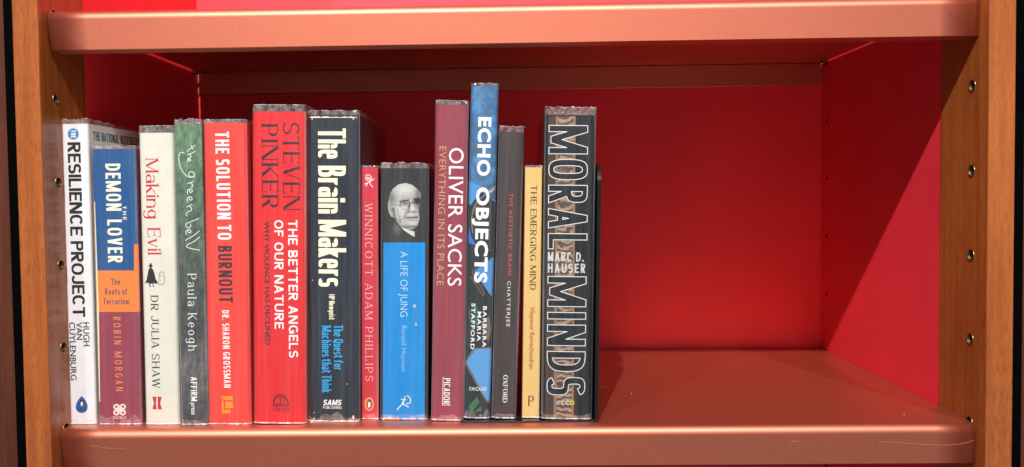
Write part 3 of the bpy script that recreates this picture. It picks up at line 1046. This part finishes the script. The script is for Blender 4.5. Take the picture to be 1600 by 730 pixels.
b.down(gill_text('WHY VIOLENCE HAS DECLINED', .012), (413, 421, 346, 414, 421.8, 539), VK, 'subtitle_lettering')
b.pen('ship_mark', [ell(438.6, 633, 12.2, 16.5, 20, 180, 360), ell(438.6, 633, 11.0, 15.0, 20, 180, 360), [(426, 634.6), (451.4, 634.6)], [(426.6, 632.8), (432, 633.4), (439, 631.8), (446, 633.2), (451, 631.6)], [(438.2, 633), (438.2, 620)], [(435.4, 622.4), (439, 620.6), (443.4, 621.4), (444.8, 626), (442, 631)], [(432, 632), (433.6, 629), (436.4, 632)]], .9, VK, 2)
b.across(stroke_text('VIKING', **dict(SERIF, t=.15, thin=.09, gap=.4)), (425.8, 452, 637.2, 642.6), VK, 'publisher_lettering')

# ---- 7: near-black with fat cream title
b = Book((481, 561.4, 181, 481.6, 561.6, 660), 'thick navy black book with fat cream title and blue subtitle', paper(30, 38, 50), depth=.15, bulge=.0005, r=.0030, sleeve=.0036)
FT = dict(sx=.37, t=.155, h=.115, n=3.4, gap=.045)
b.down(stroke_text('The', **FT), (496.8, 540.4, 200.6, 497, 540.4, 248), CREAM)
b.down(stroke_text('Brain', **FT), (497, 540.4, 259, 497.4, 540.6, 333.7), CREAM)
b.down(stroke_text('Makers', **FT), (497.4, 540.8, 343.5, 497.8, 541, 448), CREAM)
b.down(stroke_text('HP Newquist', **dict(FT, sx=.4, t=.15, gap=.07)), (514, 523, 460, 514.2, 523.2, 499.7), CREAM, 'author_lettering')
CY = paper(44, 166, 226)
b.down(stroke_text('The Quest for', **dict(FT, t=.14, gap=.07)), (521.4, 536, 508, 521.6, 536.2, 578), CY, 'subtitle_lettering')
b.down(stroke_text('Machines that Think', **dict(FT, t=.14, gap=.07)), (502.8, 517.6, 509, 503.2, 518, 613.6), CY, 'subtitle_lettering')
b.across(stroke_text('SAMS', sx=.9, t=.24, h=.2, n=2.4, gap=.1, slant=.25), (505, 533.8, 624.8, 633.2), WHITE, 'publisher_lettering')
b.across(stroke_text('PUBLISHING', sx=.7, t=.12, n=2.4, gap=.16), (504.8, 533.6, 634.6, 638.8), WHITE, 'publisher_lettering')
rnd = random.Random(3)
def torn(bk, name, x0, x1, yb, amp, mat, layer, seed, top=None):
    r = random.Random(seed)
    n = 26
    up = []
    for k in range(n + 1):
        x = x0 + (x1 - x0) * k / n
        up.append((x, yb - amp * (.35 + .65 * r.random()) * (1 if top is None else top(k / n))))
    pts = up + [(x1, yb), (x0, yb)]
    return bk.poly(name, pts, mat, layer)
torn(b, 'torn_lower_edge', 482, 500, 660.2, 3.6, M['torn'], 2, 1)
torn(b, 'torn_lower_edge', 500, 528, 660.2, 2.2, M['torn'], 2, 4)
torn(b, 'torn_lower_edge', 528, 561, 660.2, 6.5, M['torn'], 2, 2, lambda t: .35 + t * .65)
torn(b, 'worn_upper_edge', 484, 558, 184.2, 2.4, M['torn_white'], 2, 5)
b.pen('scuff', [[(491.5, 653), (488, 657.5), (486, 660)]], 1.1, M['torn_white'], 3)
b.pen('scuff', [[(550.8, 654.5), (551.8, 649.5), (553, 650.5), (552.4, 655.5)]], 1.1, M['torn_white'], 3)
b.pen('scuff', [[(487, 187), (490, 182.5)]], 1.0, M['torn_white'], 3)
b.pen('scuff', [[(548, 181.5), (553, 187)]], 1.0, M['torn_white'], 3)
for q_ in ((490.8, 645), (542.2, 600.2), (488, 438)):
    b.poly('scuff', ell(q_[0], q_[1], .75, .75, 8), M['torn_white'], 2)

# ---- 8: slim raspberry
b = Book((564, 590.6, 262, 565.6, 590.8, 656), 'slim raspberry red paperback with spaced cream capitals', paper(208, 46, 66), depth=.125, r=.0010, hard=False, sleeve=.0012)
b.pen('doodle_mark', [[(571, 275), (575, 272.5), (579, 275), (581, 280), (577, 283), (572, 281), (571, 277), (575, 277), (579, 281)], [(569.5, 288), (574, 286), (580, 283.5), (584.5, 279)], [(577, 284), (579, 289), (582.6, 292.4)], [(575, 285), (572, 291)], [(574, 279.5), (577.4, 278.6)]], 1.15, WHITE, 2)
b.down(stroke_text('WINNICOTT ADAM PHILLIPS', **dict(SERIF, sx=.9, t=.09, thin=.055, gap=.36)), (570.2, 581.6, 317.4, 571.2, 582.6, 595.5), paper(236, 196, 178))
b.poly('publisher_mark', ell(576.8, 631.4, 6.9, 10.2), paper(250, 214, 160), 2)
b.poly('orange_oval', ell(576.8, 631.4, 6.1, 9.3), paper(226, 108, 48), 3)
b.poly('penguin_mark', [(575.8, 624.6), (578.6, 623.8), (579.4, 626.4), (580.4, 630), (580.3, 635), (579.2, 638), (575, 638), (573.4, 634), (574, 629.4), (576, 627)], paper(50, 40, 40), 4)
b.poly('penguin_belly', [(576.6, 627.4), (578.2, 628), (579, 631), (578.8, 635), (577.4, 637), (575.4, 636.6), (574.8, 633), (575.4, 629.4)], WHITE, 5)

# ---- 9: portrait over a blue panel
b = Book((595.4, 669.6, 264, 594.4, 668, 656.5), 'black book with printed portrait of a man in round glasses above a blue panel', paper(44, 44, 48), depth=.13, r=.0026, hard=False, sleeve=.0042)
b.poly('blue_panel', [(599.2, 379), (664.4, 379), (663.6, 655.8), (598, 655.8)], paper(0, 140, 216), 1)

def portrait(bk):
    """a printed halftone portrait, drawn as a tone value on a fine grid (crop coordinates 438 x 730)"""
    head = [(95, 258), (118, 218), (160, 186), (215, 175), (262, 190), (300, 220), (326, 250), (330, 300), (324, 350), (312, 385), (316, 415), (320, 445), (312, 470), (304, 500), (272, 526), (230, 530), (190, 515), (150, 480), (118, 435), (102, 430), (88, 405), (80, 370), (78, 340), (86, 300)]
    collar = [(176, 508), (230, 530), (282, 545), (280, 586), (245, 565), (200, 535)]
    suit = [(120, 470), (150, 490), (200, 540), (250, 572), (282, 590), (300, 560), (318, 505), (320, 628), (100, 628), (95, 560), (110, 500)]
    def inside(pl, x, y):
        c = False
        j = len(pl) - 1
        for i in range(len(pl)):
            if (pl[i][1] > y) != (pl[j][1] > y) and x < (pl[j][0] - pl[i][0]) * (y - pl[i][1]) / (pl[j][1] - pl[i][1]) + pl[i][0]:
                c = not c
            j = i
        return c
    def g(x, y, cx, cy, sx, sy_): return math.exp(-((x - cx) / sx) ** 2 - ((y - cy) / sy_) ** 2)
    def seg(x, y, a, b_, w_):
        ax, ay = a
        bx, by = b_
        t_ = max(0, min(1, ((x - ax) * (bx - ax) + (y - ay) * (by - ay)) / ((bx - ax) ** 2 + (by - ay) ** 2)))
        return math.exp(-(((x - ax - t_ * (bx - ax)) ** 2 + (y - ay - t_ * (by - ay)) ** 2) / w_ ** 2))
    r = random.Random(5)
    def tone(x, y):
        v = .030
        if inside(suit, x, y):
            v = .035 + .10 * g(x, y, 150, 520, 28, 42) * (.5 + r.random())
        if inside(collar, x, y): v = .80
        if inside(head, x, y):
            v = .50 + .26 * g(x, y, 200, 225, 80, 45) + .16 * g(x, y, 172, 400, 44, 60)
            v -= .30 * g(x, y, 322, 330, 30, 90) + .20 * g(x, y, 305, 245, 24, 40)
            v -= .18 * g(x, y, 110, 300, 26, 60) + .12 * g(x, y, 95, 270, 20, 40)
            v -= .36 * g(x, y, 206, 330, 30, 15) + .42 * g(x, y, 296, 318, 26, 22)
            v += .14 * g(x, y, 205, 366, 34, 10) + .12 * g(x, y, 290, 362, 14, 10)
            v -= .34 * seg(x, y, (172, 316), (236, 304), 8) + .30 * seg(x, y, (276, 298), (325, 300), 8)
            v += .30 * g(x, y, 264, 366, 12, 24)
            v -= .40 * g(x, y, 272, 397, 22, 6) + .30 * seg(x, y, (240, 345), (236, 396), 8)
            v += .16 * g(x, y, 250, 416, 34, 9) + .10 * g(x, y, 300, 410, 12, 8)
            v -= .46 * seg(x, y, (222, 440), (304, 436), 6) + .16 * g(x, y, 262, 456, 34, 6)
            v += .16 * g(x, y, 262, 482, 28, 16)
            v -= .28 * seg(x, y, (222, 398), (200, 448), 9) + .34 * seg(x, y, (300, 508), (190, 512), 13)
            v -= .40 * seg(x, y, (118, 372), (134, 452), 11) + .26 * g(x, y, 150, 474, 22, 30)
            v -= .22 * seg(x, y, (150, 380), (176, 470), 8)
            v -= .20 * g(x, y, 98, 380, 7, 26)
            for k_ in range(4): v -= .12 * seg(x, y, (186, 250 + 14 * k_), (304, 240 + 15 * k_), 3.5)
            for k_ in range(7): v -= .14 * seg(x, y, (90 + k_ * 9, 318), (102 + k_ * 12, 226 - k_ * 5), 2.6)
            v += r.uniform(-.10, .10)
        d = math.hypot((x - 208) / 36, (y - 342) / 34)
        v -= .30 * math.exp(-((d - 1) / .10) ** 2)
        d = math.hypot((x - 302) / 26, (y - 332) / 34)
        if x < 328: v -= .26 * math.exp(-((d - 1) / .10) ** 2)
        v -= .4 * seg(x, y, (244, 330), (276, 322), 4)
        if x < 178: v -= .25 * seg(x, y, (100, 338), (176, 345), 4)
        return min(.72, max(.022, v)) * .75
    px = lambda x, y: (590 + x / 4.867, 250 + y / 4.867)
    nx, ny = 104, 156
    vs, fs, cols = [], [], []
    for j in range(ny + 1):
        for i_ in range(nx + 1):
            x, y = 62 + 276 * i_ / nx, 160 + 466 * j / ny
            u_, z_ = bk.uz(*px(x, y))
            vs.append((u_, bk.sy(u_) - .00006, z_))
            cols.append(tone(x, y))
    for j in range(ny):
        for i_ in range(nx):
            a = j * (nx + 1) + i_
            fs.append((a, a + nx + 1, a + nx + 2, a + 1))
    mt, nt, p = base_mat('halftone_print')
    set_p(p, None, .42, 0, .4)
    at = nt.nodes.new('ShaderNodeAttribute')
    at.attribute_name = 'print'
    nt.links.new(at.outputs['Color'], p.inputs['Base Color'])
    o = mesh('portrait_print', vs, fs, mt, bk.cover)
    ca = o.data.color_attributes.new('print', 'FLOAT_COLOR', 'POINT')
    for k_, t_ in enumerate(cols): ca.data[k_].color = (t_, t_ * .985, t_ * .96, 1)
portrait(b)
PB = paper(168, 214, 240)
b.down(gill_text('A LIFE OF JUNG', -.012), (625.6, 637, 393, 625.4, 636.8, 495), paper(200, 228, 246))
b.down(gill_text('Ronald Hayman', -.014), (627.6, 635.4, 509, 627, 634.6, 580), PB, 'author_lettering')
b.pen('archer_mark', [[(620.6, 640.6), (624, 636), (628, 632.6), (630, 627.6)], [(630, 632.2), (634, 633), (638.4, 636.6)], [(630.2, 632), (631, 626), (632, 622.6)], [(626.6, 624), (630, 625), (634.4, 624.6)], [(632.4, 621.6), (633, 619.6)], [(636, 618.4), (640, 620.6), (641.6, 624.6), (641.4, 628.6), (638.6, 631), (635.4, 630.6)]], 1.25, WHITE, 2)
torn(b, 'torn_corner', 597, 623, 656, 7, M['torn_white'], 2, 9, lambda t: max(.15, 1 - abs(t - .4) * 1.6))
torn(b, 'torn_corner', 601, 624, 656, 4, paper(205, 140, 100), 3, 10)
b.poly('scuff', [(644.6, 477), (648.5, 475), (650.6, 478), (648, 482.6)], paper(170, 196, 205), 2)
b.poly('scuff', ell(650, 507, 1.9, 2.6, 9), paper(170, 196, 205), 2)

# ---- 10: dusty rose cloth-look
b = Book((681, 731.6, 165, 673.2, 724.6, 657.5), 'dusty rose cloth-look hardback with white name and gold title', paper(150, 58, 76, rough=.65, weave=True), depth=.15, bulge=.0008, r=.0026, sleeve=.0036, yf=.041)
b.down(gill_text('OLIVER SACKS', .004, 1.02), (701.8, 724.6, 231, 699.6, 720.4, 446.8), paper(246, 236, 238), 'author_lettering')
b.down(gill_text('EVERYTHING IN ITS PLACE', -.006, 1.05), (686.8, 697.4, 229, 682.4, 693, 446), paper(206, 164, 110))
b.down(stroke_text('PICADOR', sx=.42, t=.12, n=3, gap=.1), (693.6, 703.6, 591, 692.6, 702.6, 631.6), WHITE, 'publisher_lettering')
b.pen('publisher_frame', [[(692.4, 589.6), (691.2, 633)], [(691.2, 633), (704.2, 633.2)]], .9, WHITE, 2)

# ---- 11: tall picture jacket
def m_branches():
    mt, nt, p = base_mat('blue_branches_print')
    set_p(p, None, .4, 0, .4)
    v = coords(nt)
    n1 = noise(nt, v, 90, 3, .6)
    vo = nt.nodes.new('ShaderNodeTexVoronoi')
    vo.feature = 'DISTANCE_TO_EDGE'
    vo.inputs['Scale'].default_value = 75
    nv = nt.nodes.new('ShaderNodeTexNoise')
    nv.inputs['Scale'].default_value = 70
    nt.links.new(v, nv.inputs['Vector'])
    av = nt.nodes.new('ShaderNodeVectorMath')
    av.operation = 'SCALE'
    av.inputs['Scale'].default_value = .018
    nt.links.new(nv.outputs['Color'], av.inputs[0])
    ad = nt.nodes.new('ShaderNodeVectorMath')
    nt.links.new(v, ad.inputs[0])
    nt.links.new(av.outputs[0], ad.inputs[1])
    nt.links.new(ad.outputs[0], vo.inputs['Vector'])
    c = ramp(nt, n1, [(.3, lin(44, 84, 116)), (.5, lin(48, 112, 166)), (.72, lin(88, 146, 198))])
    c = mixc(nt, ramp(nt, vo.outputs['Distance'], [(.0, (.5, .5, .5, 1)), (.22, (0, 0, 0, 1))]), c, lin(74, 82, 76))
    nt.links.new(c, p.inputs['Base Color'])
    return mt
b = Book((735.6, 779.4, 134.5, 724.4, 764.8, 655.5), 'tallest book, blue picture jacket with bold white title', m_branches(), depth=.17, bulge=.0016, r=.0026, base_z=.0014, sleeve=.0018, yf=.0415)
b.poly('dark_machine_print', [(731.6, 284), (775.8, 318), (764.8, 653.5), (725.6, 653.5), (729, 420)], paper(36, 44, 46), 1)
E2 = lambda pts: [(725 + x / 3.65, 260 + y / 3.65) for x, y in pts]
E3 = lambda pts: [(720 + x / 3.171, 440 + y / 3.171) for x, y in pts]
SKY, STEEL, MAU = paper(76, 148, 214), paper(120, 120, 128), paper(96, 72, 80)
b.poly('sky_panel', E2([(28, 85), (140, 130), (100, 150), (60, 190), (36, 225), (28, 210)]), SKY, 2)
b.poly('sky_panel', E2([(30, 345), (40, 400), (68, 450), (30, 440), (24, 420)]), paper(52, 116, 204), 2)
b.poly('sky_panel', E2([(112, 540), (168, 520), (158, 745), (140, 720), (60, 600), (92, 572)]), SKY, 2)
b.poly('sky_panel', E3([(28, 400), (72, 335), (152, 334), (150, 470), (142, 590), (130, 590)]), paper(92, 158, 220), 2)
b.pen('frame_print', [E2([(176, 180), (146, 180), (110, 205), (60, 240), (45, 280)]), E2([(150, 530), (60, 580), (44, 608), (70, 640), (120, 730)]), E2([(36, 630), (112, 740)])], 2.6, MAU, 3)
b.pen('frame_print', [E2([(180, 118), (120, 160), (60, 218), (40, 300), (50, 380)]), E3([(24, 404), (60, 340), (74, 332), (152, 331)]), E3([(24, 404), (130, 600), (146, 596)])], 2.2, STEEL, 3)
b.pen('frame_print', [E2([(120, 480), (160, 478)]), E2([(150, 190), (146, 470)])], 1.4, paper(86, 90, 92), 2)
b.poly('green_print', E3([(36, 150), (70, 110), (96, 150), (80, 230), (52, 250)]), paper(48, 88, 84), 2)
b.polys('green_print', [E3([(36, 620), (80, 570), (92, 600), (50, 650)]), E3([(60, 650), (100, 620), (104, 640)])], paper(60, 110, 74), 2)
b.poly('grey_print', E3([(100, 210), (140, 170), (150, 240), (136, 300)]), paper(112, 100, 92), 2)
b.poly('white_flash', E2([(140, 140), (178, 112), (180, 124), (150, 152)]), paper(220, 214, 206), 3)
b.down(gill_text('ECHO', .040, 1.14), (748.6, 767, 183, 746, 764.6, 275), WHITE, layer=5)
b.down(gill_text('OBJECTS', .040, 1.12), (745.6, 764, 292.5, 741.6, 760, 442), WHITE, layer=5)
GB = dict(off=.022, space=1.25)
b.down(gill_text('BARBARA', **GB), (755, 760.6, 478.6, 753.8, 759.4, 542.7), WHITE, 'author_lettering', 5)
b.down(gill_text('MARIA', **GB), (746.4, 752, 487, 745.4, 751, 533), WHITE, 'author_lettering', 5)
b.down(gill_text('STAFFORD', **GB), (737, 742.6, 474, 735.2, 740.8, 545.8), WHITE, 'author_lettering', 5)
b.across(gill_text('CHICAGO', .02, 1.3), (733, 760, 605.6, 610), WHITE, 'publisher_lettering', 5)

# ---- 12: charcoal brown
b = Book((779.6, 818.8, 207, 768, 806, 655), 'charcoal brown book with tiny orange and white capitals', paper(66, 56, 56, rough=.5), depth=.16, bulge=.0008, r=.0030, base_z=.0014, sleeve=.0044, yf=.041)
b.down(gill_text('THE AESTHETIC BRAIN', .004, 1.2), (796, 801.6, 302, 793.4, 799, 430), paper(206, 84, 70))
b.down(gill_text('CHATTERJEE', .004, 1.25), (792.8, 798, 439.5, 791.2, 796.4, 510.5), paper(226, 220, 214), 'author_lettering')
b.down(stroke_text('OXFORD', **dict(SERIF, sx=.8, t=.15, thin=.06, gap=.12)), (786.4, 793.6, 586, 785.2, 792.6, 629), WHITE, 'publisher_lettering')

# ---- 13: slim butter yellow
b = Book((820.4, 847.6, 262, 816, 842, 653.5), 'slim butter yellow paperback with black serif title', paper(230, 190, 118), depth=.125, r=.0009, hard=False, base_z=.0014, sleeve=.0014, yf=.043)
b.down(stroke_text('THE EMERGING MIND', **dict(SERIF, sx=.92, t=.15, thin=.07, gap=.22)), (829.4, 839.2, 289.5, 827.6, 837.2, 453), paper(44, 36, 30))
b.down(gill_text('Vilayanur Ramachandran', .008), (828.4, 835.6, 479.4, 827, 834.2, 577), paper(176, 92, 44), 'author_lettering')
b.across(stroke_text('P', **dict(SERIF, t=.17, thin=.06)), (824.6, 834, 618.6, 634), BLACK, 'publisher_mark')

# ---- 14: thick black with outlined capitals
def m_ornament():
    mt, nt, p = base_mat('carved_panel_print')
    set_p(p, None, .45, 0, .4)
    v = coords(nt)
    wv = nt.nodes.new('ShaderNodeTexWave')
    wv.wave_type = 'RINGS'
    wv.inputs['Scale'].default_value = 60
    wv.inputs['Distortion'].default_value = 9
    wv.inputs['Detail'].default_value = 2
    wv.inputs['Detail Scale'].default_value = 1.6
    nt.links.new(v, wv.inputs['Vector'])
    c = ramp(nt, wv.outputs['Fac'], [(.1, lin(72, 56, 48)), (.5, lin(122, 96, 80)), (.9, lin(160, 130, 106))])
    nt.links.new(c, p.inputs['Base Color'])
    return mt
b = Book((852, 931.6, 181, 845.6, 925.6, 656.5), 'thick black hardback with huge outlined capitals over a carved panel print', paper(15, 18, 24), depth=.16, bulge=.0009, r=.0040, base_z=.0014, sleeve=.0062, yf=.037)
ORN = m_ornament()
b.poly('carved_panel_print', [(872.4, 182), (899.6, 182), (896, 655.5), (869, 655.5)], ORN, 1)
b.poly('panel_edge_print', [(868.6, 182), (872.2, 182), (868.8, 655.5), (865.2, 655.5)], paper(150, 112, 80), 1)
b.poly('brown_panel_print', [(856.4, 182), (868.4, 182), (865, 655.5), (851.4, 655.5)], paper(66, 50, 44), 1)
b.poly('panel_edge_print', [(896.4, 182), (899.4, 182), (896.2, 655.5), (893.2, 655.5)], paper(150, 112, 80), 2)
MM = dict(sx=.40, t=.145, h=.13, n=3.0, gap=.13)
def outlined(word, box):
    V, Fs = stroke_text(word, **MM)
    # white rim: the same letters grown by a constant width
    a, c, y0, a1, c1, y1 = box
    ob = b.down((V, Fs), box, paper(15, 18, 24), layer=4)
    bm = bmesh.new(); bm.from_mesh(ob.data)
    segs = [(e.verts[0].co.copy(), e.verts[1].co.copy()) for e in bm.edges if e.is_boundary]
    bm.free()
    polys = []
    wd = .00062
    for p_, q_ in segs:
        A, B_ = Vector((p_.x, p_.z)), Vector((q_.x, q_.z))
        d = B_ - A
        if d.length < 1e-7: continue
        d.normalize()
        nrm = Vector((-d.y, d.x)) * wd / 2
        e_ = d * wd * .45
        polys.append([tuple(x * 100) for x in (A - e_ - nrm, B_ + e_ - nrm, B_ + e_ + nrm, A - e_ + nrm)])
    VV, FF = union(polys)
    b.lay('title_outline', [(x / 100, z / 100) for x, z in VV], FF, paper(226, 228, 230), 6)
outlined('MORAL', (858, 918.4, 196, 856.6, 917.2, 389))
outlined('MINDS', (856.2, 916, 432, 854.6, 913.6, 617))
b.across(stroke_text('MARC D.', sx=.6, t=.2, h=.17, n=2.6, gap=.2), (856, 912, 394.4, 408.4), paper(206, 206, 206), 'author_lettering', 7)
b.across(stroke_text('HAUSER', sx=.6, t=.2, h=.17, n=2.6, gap=.26), (856, 914.6, 412.2, 426.2), paper(206, 206, 206), 'author_lettering', 7)
for k_, (ch, cc) in enumerate(zip('ecco', [(170, 166, 160), (190, 184, 172), (200, 194, 170), (214, 190, 40)])):
    b.across(stroke_text(ch, sx=1, t=.2, n=2, gap=.1), (869 + 7.3 * k_, 875.6 + 7.3 * k_, 622.6, 633), paper(*cc), 'publisher_lettering', 7)

# ------------------------------------------------------------------ bookend
be = empty('bookend', (.06, .04, 0), 'black metal bookend holding up the right end of the book row', 'bookend')
th = .0013
from_bm('base_plate', box_bm(-.0410 - .06, .0640 - .06, .0355 - .04, .17 - .04, .0001, th, .0005), M['black_metal'], be)
# upright plate with rounded upper corners, leaning with the last book
lean = math.radians(1.15)
prof = []
yA, yB_, zt, rr = .0335 - .04, .165 - .04, .2005, .016
for k_ in range(9):
    a = math.radians(180 - 90 * k_ / 8)
    prof.append((yA + rr + rr * math.cos(a), zt - rr + rr * math.sin(a)))
for k_ in range(9):
    a = math.radians(90 - 90 * k_ / 8)
    prof.append((yB_ - rr + rr * math.cos(a), zt - rr + rr * math.sin(a)))
prof = [(yA, .0006)] + prof + [(yB_, .0006)]
bm = bmesh.new()
t2 = .0028
L = [bm.verts.new((.0632 - .06 + z * math.tan(lean), y, z)) for y, z in prof]
R_ = [bm.verts.new((.0632 - .06 + t2 + z * math.tan(lean), y, z)) for y, z in prof]
bm.faces.new(L)
bm.faces.new(R_[::-1])
for k_ in range(len(prof)):
    j = (k_ + 1) % len(prof)
    bm.faces.new((L[k_], R_[k_], R_[j], L[j]))
bmesh.ops.recalc_face_normals(bm, faces=bm.faces)
bmesh.ops.bevel(bm, geom=[e for e in bm.edges if len(e.link_faces) == 2 and e.calc_face_angle() > .8], offset=.0006, segments=2, affect='EDGES')
from_bm('upright_plate', bm, M['black_metal'], be)

# ------------------------------------------------------------------ wear on the lower shelf
M['scratch'] = m_plain('bare_scratch', (0.50, 0.22, 0.15, 1), 0.6, 0.2)
M['dust'] = m_plain('dust_speck', (0.75, 0.62, 0.56, 1), 0.9)
deck = next(c for c in low.children if c.name.startswith('deck'))
def wear(name, pts, wd, plane, val, mat):
    V, Fs = line_text([pts], wd)
    out = []
    for x, y in V:
        p = on_plane(x, y, plane, val)
        out.append(p - low.location)
    mesh(name, out, Fs, mat, deck)
YL = 0.0213 - 0.00012
wear('scratch', [(1372, 690), (1400, 691.5), (1440, 694.5), (1480, 696), (1508, 693), (1521, 688)], .6, 1, YL, M['scratch'])
wear('scratch', [(1236, 689), (1248, 690)], .8, 1, YL, M['scratch'])
wear('scratch', [(140, 696), (170, 701), (196, 702)], .5, 1, YL, M['scratch'])
wear('scratch', [(934, 605), (944, 605.6)], .9, 2, .0001, M['scratch'])
for px_, py_ in ((986, 615), (1412, 648)):
    wear('dust_speck', [(px_, py_), (px_ + 1.2, py_ + .2)], .7, 2, .0001, M['dust'])
